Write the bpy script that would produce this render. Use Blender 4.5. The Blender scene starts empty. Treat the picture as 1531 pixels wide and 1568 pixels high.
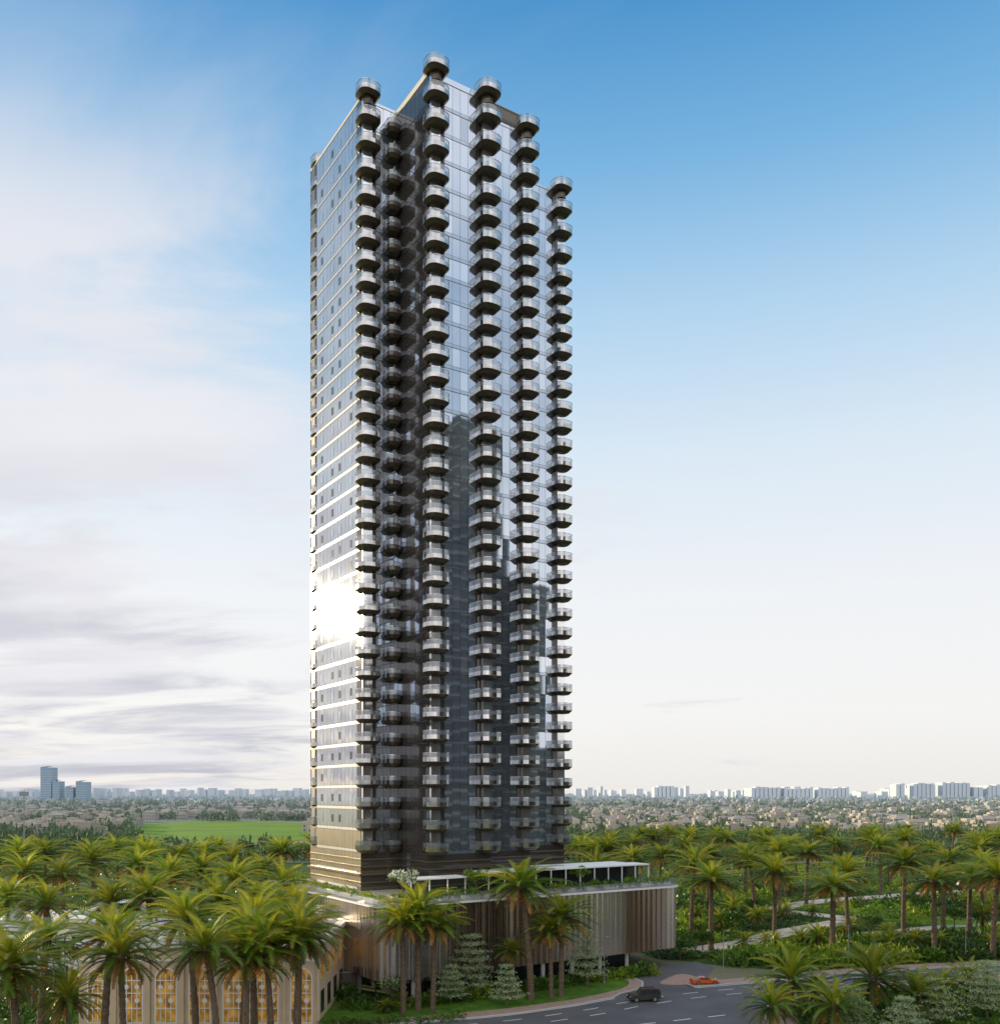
import bpy, math, random
import numpy as np
from mathutils import Vector, Matrix
from mathutils.geometry import tessellate_polygon

random.seed(7); R = np.random.RandomState(7)
F, CH, HY, CX = 1450.0, 31.0, 1214.0, 765.0
def W(x, y):
    d = F*CH/(y-HY); return ((x-CX)*d/F, d)
scene = bpy.context.scene
scene.view_settings.view_transform = 'Standard'
scene.view_settings.look = 'None'
scene.view_settings.exposure = 0

# ------------------------------------------------------------------ materials
def mat(name, col, rough=.6, metal=0., col2=None, scale=1., stretch=(1,1,1), bump=0., bscale=None,
        spec=.5, haze=False, transl=0., world=False, rnd=0., emit=0., alpha=1., detail=4, contrast=(.35,.65)):
    m = bpy.data.materials.new(name); m.use_nodes = True
    nt = m.node_tree; N = nt.nodes; L = nt.links
    bs = N['Principled BSDF']; out = N['Material Output']
    bs.inputs['Roughness'].default_value = rough
    bs.inputs['Metallic'].default_value = metal
    bs.inputs['Specular IOR Level'].default_value = spec
    c = N.new('ShaderNodeRGB'); c.outputs[0].default_value = (*col, 1); cur = c.outputs[0]
    if world:
        geo = N.new('ShaderNodeNewGeometry'); vec = geo.outputs['Position']
    else:
        tc = N.new('ShaderNodeTexCoord'); vec = tc.outputs['Object']
    mp = N.new('ShaderNodeMapping'); mp.inputs['Scale'].default_value = stretch
    L.new(vec, mp.inputs['Vector'])
    if col2 is not None:
        nz = N.new('ShaderNodeTexNoise'); nz.inputs['Scale'].default_value = scale; nz.inputs['Detail'].default_value = detail
        L.new(mp.outputs[0], nz.inputs['Vector'])
        mr = N.new('ShaderNodeMapRange'); mr.inputs[1].default_value = contrast[0]; mr.inputs[2].default_value = contrast[1]
        L.new(nz.outputs['Fac'], mr.inputs[0])
        mx = N.new('ShaderNodeMix'); mx.data_type = 'RGBA'
        L.new(mr.outputs[0], mx.inputs[0]); L.new(cur, mx.inputs[6]); mx.inputs[7].default_value = (*col2, 1)
        cur = mx.outputs[2]
    if rnd > 0:
        oi = N.new('ShaderNodeObjectInfo')
        mr = N.new('ShaderNodeMapRange'); mr.inputs[3].default_value = 1-rnd; mr.inputs[4].default_value = 1+rnd
        L.new(oi.outputs['Random'], mr.inputs[0])
        hs = N.new('ShaderNodeHueSaturation'); L.new(mr.outputs[0], hs.inputs['Value']); L.new(cur, hs.inputs['Color'])
        cur = hs.outputs[0]
    if haze:  # aerial haze painted into the base colour, growing with distance
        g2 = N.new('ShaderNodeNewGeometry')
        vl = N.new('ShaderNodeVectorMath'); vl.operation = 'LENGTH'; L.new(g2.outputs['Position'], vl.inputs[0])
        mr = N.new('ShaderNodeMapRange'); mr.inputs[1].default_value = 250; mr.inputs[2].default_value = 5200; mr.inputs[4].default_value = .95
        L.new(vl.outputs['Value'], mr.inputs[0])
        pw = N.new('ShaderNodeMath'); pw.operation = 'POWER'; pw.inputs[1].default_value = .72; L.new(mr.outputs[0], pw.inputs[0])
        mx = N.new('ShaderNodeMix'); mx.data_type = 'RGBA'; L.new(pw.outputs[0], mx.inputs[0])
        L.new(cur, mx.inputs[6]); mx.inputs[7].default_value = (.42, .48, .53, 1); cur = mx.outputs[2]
    L.new(cur, bs.inputs['Base Color'])
    if bump > 0:
        nb = N.new('ShaderNodeTexNoise'); nb.inputs['Scale'].default_value = bscale or scale*4; nb.inputs['Detail'].default_value = 5
        L.new(mp.outputs[0], nb.inputs['Vector'])
        bp = N.new('ShaderNodeBump'); bp.inputs['Strength'].default_value = bump; bp.inputs['Distance'].default_value = .1
        L.new(nb.outputs['Fac'], bp.inputs['Height']); L.new(bp.outputs[0], bs.inputs['Normal'])
    if emit > 0:
        L.new(cur, bs.inputs['Emission Color']); bs.inputs['Emission Strength'].default_value = emit
    if alpha < 1: bs.inputs['Alpha'].default_value = alpha
    if transl > 0:
        tr = N.new('ShaderNodeBsdfTranslucent'); L.new(cur, tr.inputs['Color'])
        ms = N.new('ShaderNodeMixShader'); ms.inputs[0].default_value = transl
        L.new(bs.outputs[0], ms.inputs[1]); L.new(tr.outputs[0], ms.inputs[2]); L.new(ms.outputs[0], out.inputs[0])
    return m

M = {}
M['glassA'] = mat('facade_glass', (.57,.62,.70), .035, .88, (.42,.48,.57), .05, bump=.015, bscale=.35)
M['glassB'] = mat('facade_glass_light', (.62,.66,.73), .04, .88)
M['glassC'] = mat('facade_glass_dark', (.42,.47,.55), .04, .85)
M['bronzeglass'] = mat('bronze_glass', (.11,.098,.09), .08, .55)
M['backing'] = mat('dark_backing', (.03,.03,.033), .6)
M['joint'] = mat('slab_edge', (.14,.14,.145), .35, .5)
M['cream'] = mat('cream_cladding', (.54,.57,.62), .04, .72, (.45,.48,.54), .15, bump=.012, bscale=.5)
M['spandrel'] = mat('light_spandrel', (.62,.61,.59), .3, .3)
M['tanpanel'] = mat('warm_lit_cladding', (.42,.36,.26), .25, .35, (.35,.30,.22), .3)  # tan colour paints in the warm light on the lower left cladding
M['creampar'] = mat('parapet_stone', (.68,.60,.46), .6)
M['silver'] = mat('polished_metal', (.60,.585,.58), .11, .95, (.44,.42,.41), .6)
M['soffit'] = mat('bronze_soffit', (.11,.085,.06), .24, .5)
M['railglass'] = mat('rail_glass', (.42,.46,.50), .04, .55, alpha=.5)
M['doorrefl'] = mat('door_reflection_block', (.76,.76,.78), .10, .9)  # bright metal that imitates sky reflected in the balcony doors
M['bronze'] = mat('bronze_louver', (.18,.145,.10), .35, .6)
M['fin'] = mat('pleated_metal', (.68,.62,.58), .24, .9, (.30,.215,.165), .12, stretch=(1,1,.08), contrast=(.4,.60))
M['white'] = mat('white_paint', (.8,.8,.78), .5)
M['terrace'] = mat('terrace_paving', (.46,.42,.35), .7, 0, (.38,.34,.30), .5)
M['darkglass'] = mat('dark_glass', (.03,.035,.04), .08, .2)
M['asphalt'] = mat('asphalt', (.12,.115,.122), .75, 0, (.085,.083,.09), .15, bump=.2, bscale=8, world=True)
M['paint'] = mat('road_paint', (.8,.8,.78), .7)
M['paver'] = mat('brick_paving', (.42,.28,.23), .8, 0, (.33,.22,.18), 1.2, bump=.2, bscale=5, world=True)
M['pathm'] = mat('path_paving', (.55,.48,.41), .8, 0, (.45,.39,.34), .6, world=True)
M['kerb'] = mat('kerb_stone', (.5,.48,.45), .8)
M['lawn'] = mat('lawn_grass', (.10,.22,.02), .9, 0, (.06,.13,.015), .5, bump=.6, bscale=6, spec=.2, world=True)
M['soil'] = mat('garden_soil', (.06,.11,.022), .95, 0, (.035,.06,.015), .3, world=True, spec=.1)
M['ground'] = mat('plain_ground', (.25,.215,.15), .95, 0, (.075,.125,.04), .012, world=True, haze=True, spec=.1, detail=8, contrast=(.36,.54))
M['golf'] = mat('golf_grass', (.15,.27,.03), .9, 0, (.11,.21,.03), .02, world=True, spec=.1)
M['trunk'] = mat('palm_trunk', (.19,.135,.085), .9, 0, (.09,.062,.04), 3, bump=.8, bscale=6, stretch=(1,1,3))
M['frondhi'] = mat('palm_frond_sunlit', (.28,.34,.02), .38, 0, (.42,.37,.03), .4, transl=.5, rnd=.2, spec=.45)  # yellow-green painted on upper fronds so crown tops look sunlit
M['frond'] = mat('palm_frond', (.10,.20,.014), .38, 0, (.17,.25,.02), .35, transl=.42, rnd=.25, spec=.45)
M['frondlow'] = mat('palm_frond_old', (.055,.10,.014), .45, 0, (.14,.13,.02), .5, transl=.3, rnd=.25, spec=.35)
M['dry'] = mat('palm_dry_frond', (.42,.22,.05), .8, 0, (.26,.14,.04), 1, transl=.25, rnd=.2)
M['fruit'] = mat('date_fruit', (.65,.26,.02), .6)
M['leafD'] = mat('leaf_dark', (.032,.078,.012), .38, 0, (.05,.105,.015), .2, transl=.22, world=True, spec=.45)
M['leafM'] = mat('leaf_mid', (.085,.19,.016), .38, 0, (.13,.23,.022), .2, transl=.3, world=True, spec=.45)
M['leafL'] = mat('leaf_lime', (.23,.36,.025), .42, 0, (.30,.36,.03), .2, transl=.4, world=True, spec=.35)
M['leafW'] = mat('leaf_variegated', (.55,.62,.40), .6, 0, (.36,.46,.23), .4, transl=.35, world=True)
M['flower'] = mat('white_blossom', (.8,.78,.73), .6, 0, transl=.2)
M['bark'] = mat('tree_bark', (.16,.12,.09), .9, 0, (.09,.07,.05), 2, bump=.5)
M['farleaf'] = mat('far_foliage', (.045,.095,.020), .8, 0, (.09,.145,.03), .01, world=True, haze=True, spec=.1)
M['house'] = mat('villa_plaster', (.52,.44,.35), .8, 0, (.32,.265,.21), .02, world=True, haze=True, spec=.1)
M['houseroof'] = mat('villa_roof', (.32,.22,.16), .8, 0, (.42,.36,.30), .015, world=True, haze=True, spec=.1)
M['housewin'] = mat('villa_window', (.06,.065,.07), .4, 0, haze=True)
M['fartower'] = mat('hazy_tower', (.48,.53,.58), .7, 0, (.58,.62,.66), .003, world=True)  # pale base colour carries the distance haze
M['fartower2'] = mat('hazy_glass', (.24,.34,.43), .4, 0, haze=False)  # haze is painted into this flat blue tone
M['beige'] = mat('sandstone_plaster', (.68,.54,.37), .75, 0, (.60,.47,.33), .4, bump=.1, bscale=4)
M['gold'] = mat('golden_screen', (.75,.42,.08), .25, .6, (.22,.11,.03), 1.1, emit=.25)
M['tent'] = mat('tent_fabric', (.8,.8,.8), .6, transl=.2)
M['hoard'] = mat('hoarding_panel', (.12,.09,.08), .7)
M['grey'] = mat('grey_panel', (.28,.28,.29), .6)
M['citydark'] = mat('opposite_glass', (.022,.038,.045), .18, .3, spec=.5)
M['cityband'] = mat('opposite_slab', (.22,.25,.25), .4)
M['citybrown'] = mat('opposite_brick', (.14,.07,.045), .6)
M['carblack'] = mat('black_paint', (.035,.035,.03), .2, .3)
M['carorange'] = mat('orange_paint', (.70,.13,.03), .22, .2)
M['tyre'] = mat('tyre_rubber', (.02,.02,.02), .85)
M['rim'] = mat('alloy_rim', (.4,.4,.42), .3, .9)
M['carglass'] = mat('car_glass', (.02,.025,.03), .06)
M['lamp'] = mat('tail_lamp', (.4,.02,.015), .3)
M['headl'] = mat('head_lamp', (.7,.7,.7), .2)

# ------------------------------------------------------------------ builders
class MB:
    def __init__(s): s.v=[]; s.f=[]; s.m=[]
    def face(s, pts, mi=0):
        b=len(s.v); s.v+= [tuple(p) for p in pts]; s.f.append(tuple(range(b,b+len(pts)))); s.m.append(mi)
    def box(s,x0,x1,y0,y1,z0,z1,mi=0):
        b=len(s.v)
        s.v+=[(x0,y0,z0),(x1,y0,z0),(x1,y1,z0),(x0,y1,z0),(x0,y0,z1),(x1,y0,z1),(x1,y1,z1),(x0,y1,z1)]
        for q in ((0,3,2,1),(4,5,6,7),(0,1,5,4),(1,2,6,5),(2,3,7,6),(3,0,4,7)):
            s.f.append(tuple(b+i for i in q)); s.m.append(mi)
    def rings(s, rings, mis, close=True):
        n=len(rings[0]); b=len(s.v)
        for r in rings: s.v+=[tuple(p) for p in r]
        for k in range(len(rings)-1):
            mi = mis[k] if isinstance(mis,(list,tuple)) else mis
            for i in range(n if close else n-1):
                j=(i+1)%n
                s.f.append((b+k*n+i,b+k*n+j,b+(k+1)*n+j,b+(k+1)*n+i)); s.m.append(mi)
    def cyl(s,cx,cy,z0,z1,r0,r1=None,n=12,mi=0,cap=True):
        r1=r0 if r1 is None else r1
        a=[(cx+r0*math.cos(2*math.pi*i/n),cy+r0*math.sin(2*math.pi*i/n),z0) for i in range(n)]
        c=[(cx+r1*math.cos(2*math.pi*i/n),cy+r1*math.sin(2*math.pi*i/n),z1) for i in range(n)]
        s.rings([a,c],mi)
        if cap: s.face(c,mi); s.face(a[::-1],mi)
    def tube(s, p0, p1, r0, r1, n=6, mi=0):
        p0=Vector(p0);p1=Vector(p1); d=(p1-p0).normalized()
        a=d.orthogonal().normalized(); b=d.cross(a)
        A=[p0+r0*(a*math.cos(2*math.pi*i/n)+b*math.sin(2*math.pi*i/n)) for i in range(n)]
        B=[p1+r1*(a*math.cos(2*math.pi*i/n)+b*math.sin(2*math.pi*i/n)) for i in range(n)]
        s.rings([A,B],mi); s.face(B,mi)
    def prism(s, poly, z0, z1, mi=0, mside=None):
        if mside is None: mside=mi
        n=len(poly)
        tris=tessellate_polygon([[Vector((p[0],p[1],0)) for p in poly]])
        b=len(s.v); s.v+=[(p[0],p[1],z1) for p in poly]
        for t in tris:
            a,c,e=[Vector(poly[i]) for i in t]
            cr=(c-a).x*(e-a).y-(c-a).y*(e-a).x
            t2=t if cr>0 else t[::-1]
            s.f.append(tuple(b+i for i in t2)); s.m.append(mi)
        if z0 is not None:
            area=sum(poly[i][0]*poly[(i+1)%n][1]-poly[(i+1)%n][0]*poly[i][1] for i in range(n))
            P=poly if area>0 else poly[::-1]
            for i in range(n):
                p,q=P[i],P[(i+1)%n]
                s.face([(p[0],p[1],z0),(q[0],q[1],z0),(q[0],q[1],z1),(p[0],p[1],z1)],mside)
    def obj(s,name,mats,parent=None,smooth=False,link=True):
        me=bpy.data.meshes.new(name); me.from_pydata(s.v,[],s.f)
        for k in mats: me.materials.append(M[k])
        me.polygons.foreach_set('material_index',s.m)
        if smooth: me.polygons.foreach_set('use_smooth',[True]*len(s.f))
        me.update()
        if not link: return me
        o=bpy.data.objects.new(name,me); scene.collection.objects.link(o)
        if parent: o.parent=parent
        return o
def empty(name,loc=(0,0,0),rz=0):
    e=bpy.data.objects.new(name,None); scene.collection.objects.link(e); e.location=loc; e.rotation_euler=(0,0,rz); e.empty_display_size=1
    return e
def polymesh(name, Q, mi, mats, parent=None, link=True):
    N,k,_=Q.shape
    me=bpy.data.meshes.new(name)
    me.vertices.add(N*k); me.vertices.foreach_set('co',Q.reshape(-1).astype(np.float32))
    me.loops.add(N*k); me.loops.foreach_set('vertex_index',np.arange(N*k,dtype=np.int32))
    me.polygons.add(N); me.polygons.foreach_set('loop_start',np.arange(0,N*k,k,dtype=np.int32))
    for m_ in mats: me.materials.append(M[m_])
    me.polygons.foreach_set('material_index',np.asarray(mi,dtype=np.int32))
    me.update(calc_edges=True); me.validate()
    if not link: return me
    o=bpy.data.objects.new(name,me); scene.collection.objects.link(o)
    if parent: o.parent=parent
    return o
def catmull(P,n=6,closed=False):
    out=[]; m=len(P); rng=range(m if closed else m-1)
    for i in rng:
        g=lambda j: np.array(P[j%m] if closed else P[max(0,min(m-1,j))],float)
        p0,p1,p2,p3=g(i-1),g(i),g(i+1),g(i+2)
        for k in range(n):
            t=k/n
            out.append(tuple(.5*((2*p1)+(-p0+p2)*t+(2*p0-5*p1+4*p2-p3)*t*t+(-p0+3*p1-3*p2+p3)*t**3)))
    if not closed: out.append(tuple(P[-1]))
    return out

# ------------------------------------------------------------------ camera, light, sky
cam=bpy.data.cameras.new('camera'); co=bpy.data.objects.new('camera',cam); scene.collection.objects.link(co)
co.location=(0,0,CH); co.rotation_euler=(math.radians(90),0,0)
cam.sensor_width=36; cam.lens=36*F/1568; cam.shift_y=(HY-784)/1568; cam.clip_end=60000; cam.clip_start=1
scene.camera=co
AZ=-55.6; EL=10.8
sd=Vector((math.sin(math.radians(AZ))*math.cos(math.radians(EL)),math.cos(math.radians(AZ))*math.cos(math.radians(EL)),math.sin(math.radians(EL))))
sl=bpy.data.lights.new('sun','SUN'); sl.energy=5.0; sl.angle=math.radians(.5); sl.color=(1,.82,.52)
so=bpy.data.objects.new('sun',sl); scene.collection.objects.link(so); so.rotation_euler=sd.to_track_quat('Z','Y').to_euler(); so.location=(-100,50,200)

w=bpy.data.worlds.new('World'); scene.world=w; w.use_nodes=True
nt=w.node_tree; N=nt.nodes; L=nt.links; N.clear()
def nd(t,**k):
    n=N.new(t)
    for a,b in k.items(): setattr(n,a,b)
    return n
def math_(op,a,b=None,clamp=False):
    n=nd('ShaderNodeMath',operation=op); n.use_clamp=clamp
    for i,x in enumerate((a,b)):
        if x is None: continue
        if isinstance(x,(int,float)): n.inputs[i].default_value=x
        else: L.new(x,n.inputs[i])
    return n.outputs[0]
def mapr(x,a,b,c,d,smooth=True):
    n=nd('ShaderNodeMapRange'); n.interpolation_type='SMOOTHSTEP' if smooth else 'LINEAR'
    L.new(x,n.inputs[0])
    for i,v in enumerate((a,b,c,d)): n.inputs[i+1].default_value=v
    return n.outputs[0]
def mixc(f,a,b):
    n=nd('ShaderNodeMix',data_type='RGBA')
    if isinstance(f,float): n.inputs[0].default_value=f
    else: L.new(f,n.inputs[0])
    for i,x in ((6,a),(7,b)):
        if isinstance(x,tuple): n.inputs[i].default_value=(*x,1)
        else: L.new(x,n.inputs[i])
    return n.outputs[2]
sky=nd('ShaderNodeTexSky',sky_type='NISHITA'); sky.sun_disc=False; sky.sun_elevation=math.radians(EL); sky.sun_rotation=math.radians(360+AZ)
sky.air_density=1.0; sky.dust_density=1.0; sky.ozone_density=2.0
tc=nd('ShaderNodeTexCoord'); sp=nd('ShaderNodeSeparateXYZ'); L.new(tc.outputs['Generated'],sp.inputs[0])
X,Y,Z=sp.outputs
zc=math_('MAXIMUM',Z,0.0)
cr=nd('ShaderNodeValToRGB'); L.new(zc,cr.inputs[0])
stops=[(0,(.90,.88,.85)),(.08,(.97,.96,.95)),(.2,(.93,.95,.98)),(.33,(.76,.87,.97)),(.45,(.47,.70,.92)),(.55,(.21,.49,.80)),(.645,(.07,.31,.65)),(.74,(.10,.28,.55)),(.9,(.9,.95,1.0)),(1,(1.0,1.0,1.0))]  # topmost stops whitened above the frame as added ambient fill
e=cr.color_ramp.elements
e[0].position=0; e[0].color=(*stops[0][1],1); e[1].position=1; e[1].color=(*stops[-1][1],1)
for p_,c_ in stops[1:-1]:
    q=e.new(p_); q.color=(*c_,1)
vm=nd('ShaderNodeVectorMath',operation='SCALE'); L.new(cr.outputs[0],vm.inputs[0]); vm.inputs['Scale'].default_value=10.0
c0=mixc(.92,sky.outputs[0],vm.outputs[0])
den=math_('ADD',zc,.12)
px=math_('DIVIDE',X,den); py=math_('DIVIDE',Y,den)
cb=nd('ShaderNodeCombineXYZ'); L.new(px,cb.inputs[0]); L.new(py,cb.inputs[1])
n1=nd('ShaderNodeTexNoise'); n1.inputs['Scale'].default_value=.95; n1.inputs['Detail'].default_value=10; n1.inputs['Roughness'].default_value=.58; n1.inputs['Distortion'].default_value=.45
mp=nd('ShaderNodeMapping'); mp.inputs['Scale'].default_value=(.8,1.3,1); mp.inputs['Location'].default_value=(3.1,.4,0); mp.inputs['Rotation'].default_value=(0,0,.5)
L.new(cb.outputs[0],mp.inputs[0]); L.new(mp.outputs[0],n1.inputs['Vector'])
leftm=mapr(X,-.42,.02,1,0)
thr=math_('SUBTRACT',n1.outputs['Fac'],math_('MULTIPLY',math_('SUBTRACT',1.0,leftm),.22))
cl=mapr(thr,.37,.55,0,.88)
cl=math_('MULTIPLY',cl,mapr(Z,.44,.62,1,.18))
n2=nd('ShaderNodeTexNoise'); n2.inputs['Scale'].default_value=1.2; n2.inputs['Detail'].default_value=8
mp2=nd('ShaderNodeMapping'); mp2.inputs['Scale'].default_value=(.5,1.0,1); L.new(cb.outputs[0],mp2.inputs[0]); L.new(mp2.outputs[0],n2.inputs['Vector'])
low=mapr(Z,.02,.40,1,.2); shade=math_('MULTIPLY',low,mapr(n2.outputs['Fac'],.36,.60,.1,.95))
cc=mixc(shade,(8.7,8.6,9.0),(4.9,5.0,5.9))
c1=mixc(cl,c0,cc)
# unseen broken cloud bank added behind the viewpoint for ambient fill and facade reflections
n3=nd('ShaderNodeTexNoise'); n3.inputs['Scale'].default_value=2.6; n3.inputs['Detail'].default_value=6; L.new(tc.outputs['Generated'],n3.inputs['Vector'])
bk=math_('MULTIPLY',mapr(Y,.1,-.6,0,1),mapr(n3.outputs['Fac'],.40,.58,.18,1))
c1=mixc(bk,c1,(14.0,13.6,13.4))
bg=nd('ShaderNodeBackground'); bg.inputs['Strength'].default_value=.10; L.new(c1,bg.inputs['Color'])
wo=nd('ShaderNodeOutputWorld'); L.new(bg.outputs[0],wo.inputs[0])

# ------------------------------------------------------------------ ground, roads
mb=MB(); S=30000
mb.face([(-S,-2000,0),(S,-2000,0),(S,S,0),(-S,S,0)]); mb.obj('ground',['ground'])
FE=[(-140,101),(-80,112),(-40,120),(-6,129.5),(9,137),(17,143),(28,149.5),(47,157),(66,164.6),(90,170.5),(140,178),(260,192)]
NE=[(35,60),(35.5,110),(36.5,130),(41.5,141),(55,151),(85,160),(140,168.5),(260,182)]
FEs=catmull(FE,6); NEs=catmull(NE,6)
road=FEs+NEs[::-1]+[(-140,60)]
mb=MB(); mb.prism(road[::-1],None,.02); mb.obj('road',['asphalt'])
def strip(mb,pts,wd,z0,z1,mi=0,off=0.):
    P=np.array(pts,float); T=np.gradient(P,axis=0); T/=np.linalg.norm(T,axis=1)[:,None]; Nn=np.stack([-T[:,1],T[:,0]],1)
    A=P+Nn*(off-wd/2); B=P+Nn*(off+wd/2)
    for i in range(len(P)-1):
        a,b,c,d=A[i],A[i+1],B[i+1],B[i]
        mb.face([(*a,z1),(*b,z1),(*c,z1),(*d,z1)],mi)
        if z0 is not None:
            mb.face([(*a,z0),(*b,z0),(*b,z1),(*a,z1)],mi); mb.face([(*c,z0),(*d,z0),(*d,z1),(*c,z1)],mi)
FL=[p for p in FEs if p[0]<=17.2]; FR=[p for p in FEs if p[0]>=30]
lawnL=catmull([(15.5,145.5),(19.5,150),(21,155),(18.5,158.5),(13,157.5)],5)
pave=FL+[(18.5,146),(22.5,150),(23.3,155),(21.5,160),(17,161.5),(-20,138.5),(-28,150),(-60,150),(-140,130)]
mb=MB(); mb.prism(pave,0,.13); mb.obj('pavement',['paver'])
lawn=[(-140,108)]+[(p[0]-.3,p[1]+3.2) for p in FL if -100<p[0]<14]+lawnL+[(10,155.5),(-18,137.5),(-28,147),(-60,149),(-135,128)]
mb=MB(); mb.prism(lawn,.1,.17); mb.obj('lawn',['lawn'])
mb=MB(); strip(mb,FR,3.2,0,.13,0,off=1.75); mb.obj('pavement',['paver'])
mb=MB(); strip(mb,[p for p in NEs if p[1]>100],3.4,0,.13,0,off=-1.85); mb.obj('pavement',['paver'])
mb=MB(); strip(mb,FL+[(18.5,146),(22.5,150),(23.3,155),(21.7,160)],.3,0,.15,0,off=-.02)
strip(mb,FR,.3,0,.15,0,off=.0); strip(mb,[p for p in NEs if p[1]>100],.3,0,.15,0,off=0); mb.obj('kerb',['kerb'])
drive=[(17,143),(28,149.5),(33,151.5),(34,157),(38,168),(36,174),(20,164),(22,158),(22.8,152)]
mb=MB(); mb.prism(drive,None,.026); mb.obj('driveway',['asphalt'])
isl=catmull([(26,153.2),(31,153),(33,158),(31,161.5),(28,158)],5,True)
mb=MB(); mb.prism(isl,0,.14); mb.obj('traffic_island',['paver'])
def interp(P,n):
    P=np.array(P); s=np.r_[0,np.cumsum(np.linalg.norm(np.diff(P,axis=0),axis=1))]; t=np.linspace(0,s[-1],n)
    return np.stack([np.interp(t,s,P[:,0]),np.interp(t,s,P[:,1])],1)
mb=MB()
fr=np.array([p for p in FEs if -90<p[0]<240]); T=np.gradient(fr,axis=0); T/=np.linalg.norm(T,axis=1)[:,None]; Nn=np.stack([T[:,1],-T[:,0]],1)
for off,dash in ((3.3,True),(6.4,True),(.5,False)):
    line=interp(fr+Nn*off,700)
    for i in range(0,698):
        if dash and (i%14)>5: continue
        a,b=line[i],line[i+1]; t=(b-a)/np.linalg.norm(b-a); n=np.array([-t[1],t[0]])*.1
        if not dash and 17<a[0]<31: continue
        mb.face([(*(a-n),.028),(*(b-n),.028),(*(b+n),.028),(*(a+n),.028)])
for k in range(5):
    x=8+k*5.2; y=122+k*2.2
    mb.face([(x,y,.027),(x+2.6,y+1.1,.027),(x+2.5,y+1.35,.027),(x-.1,y+.25,.027)])
mb.obj('road_markings',['paint'])
mb=MB(); mb.prism([(36,172),(52,163.5),(66,170),(90,176),(150,184),(300,200),(420,420),(20,420),(14,200)],None,.012); mb.obj('garden_ground',['soil'])
mb=MB(); mb.prism([(40,60),(300,60),(300,178),(140,164),(86,155.5),(58,147),(46,139),(40.5,128)],None,.012); mb.obj('garden_ground',['soil'])
mb=MB(); mb.prism([(-300,150),(-60,151),(-30,152),(-38,175),(-20,300),(-40,420),(-330,420)],None,.012); mb.obj('garden_ground',['soil'])
path1=catmull([(38,186),(51,196),(62,209),(76,222),(86,233),(78,243),(74,252),(88,268),(112,282),(150,300),(230,330)],8)
path2=catmull([(62,209),(80,208),(110,222),(150,232),(230,250)],8)
mb=MB(); strip(mb,path1,6.5,0,.05); mb.obj('garden_path',['pathm'])
mb=MB(); strip(mb,path2,4.5,0,.04); mb.obj('garden_path',['pathm'])
mb=MB(); strip(mb,catmull([(20,300),(60,318),(120,330),(260,350),(500,420)],5),13,None,.03); mb.obj('road',['asphalt'])
mb=MB(); mb.prism([(-300,610),(-140,590),(-90,720),(-160,960),(-330,1050),(-370,800)],None,.05); mb.obj('golf_lawn',['golf'])
for i,(px_,py_,rr_) in enumerate(((1430,1410,8),(1210,1460,4),(1340,1395,6))):
    X_,d=W(px_,py_); P=[(X_+rr_*1.6*math.cos(a*.4)*(1+.15*math.sin(a*3)),d+rr_*math.sin(a*.4)) for a in range(16)]
    mb=MB(); mb.prism(P,0,.06+.004*i); mb.obj('garden_lawn',['golf'])
PATHS=np.array(path1+path2)

# ------------------------------------------------------------------ main tower
TH=math.radians(33.0)
cs,sn=math.cos(TH),math.sin(TH)
O=np.array([-22.1,158.6])
def loc2w(u,v): return (O[0]+u*cs-v*sn, O[1]+u*sn+v*cs)
tower=empty('residential_tower',(O[0],O[1],0),TH)
ZT=[14.6,17.34,20.96,24.58,28.2]
z=28.2
for k in range(28): z+=3.62; ZT.append(z)
for k in range(4): z+=4.4; ZT.append(z)
LV=ZT[2:]
ZTOP=ZT[-1]
foot=[(-1,23),(-1,.6),(5.9,.6),(5.9,-10.2),(17.9,-10.2),(17.9,-7),(28.2,-7),(28.2,3),(43.2,3),(43.2,23)]
cols=[((0.5,21.3),1.85),((0,0),1.95),((6.95,-10.9),1.95),((16.75,-11.0),2.05),((27,-7.7),2.0),((42,2.4),1.95)]
core=MB()
ins=[(-.92,22.9),(-.92,.68),(5.98,.68),(5.98,-10.12),(17.82,-10.12),(17.82,-6.92),(28.12,-6.92),(28.12,3.08),(43.12,3.08),(43.12,22.9)]
core.prism(ins,14.5,ZTOP-.3,0)
core.obj('tower_core',['backing'],tower)
pan=MB()
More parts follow.
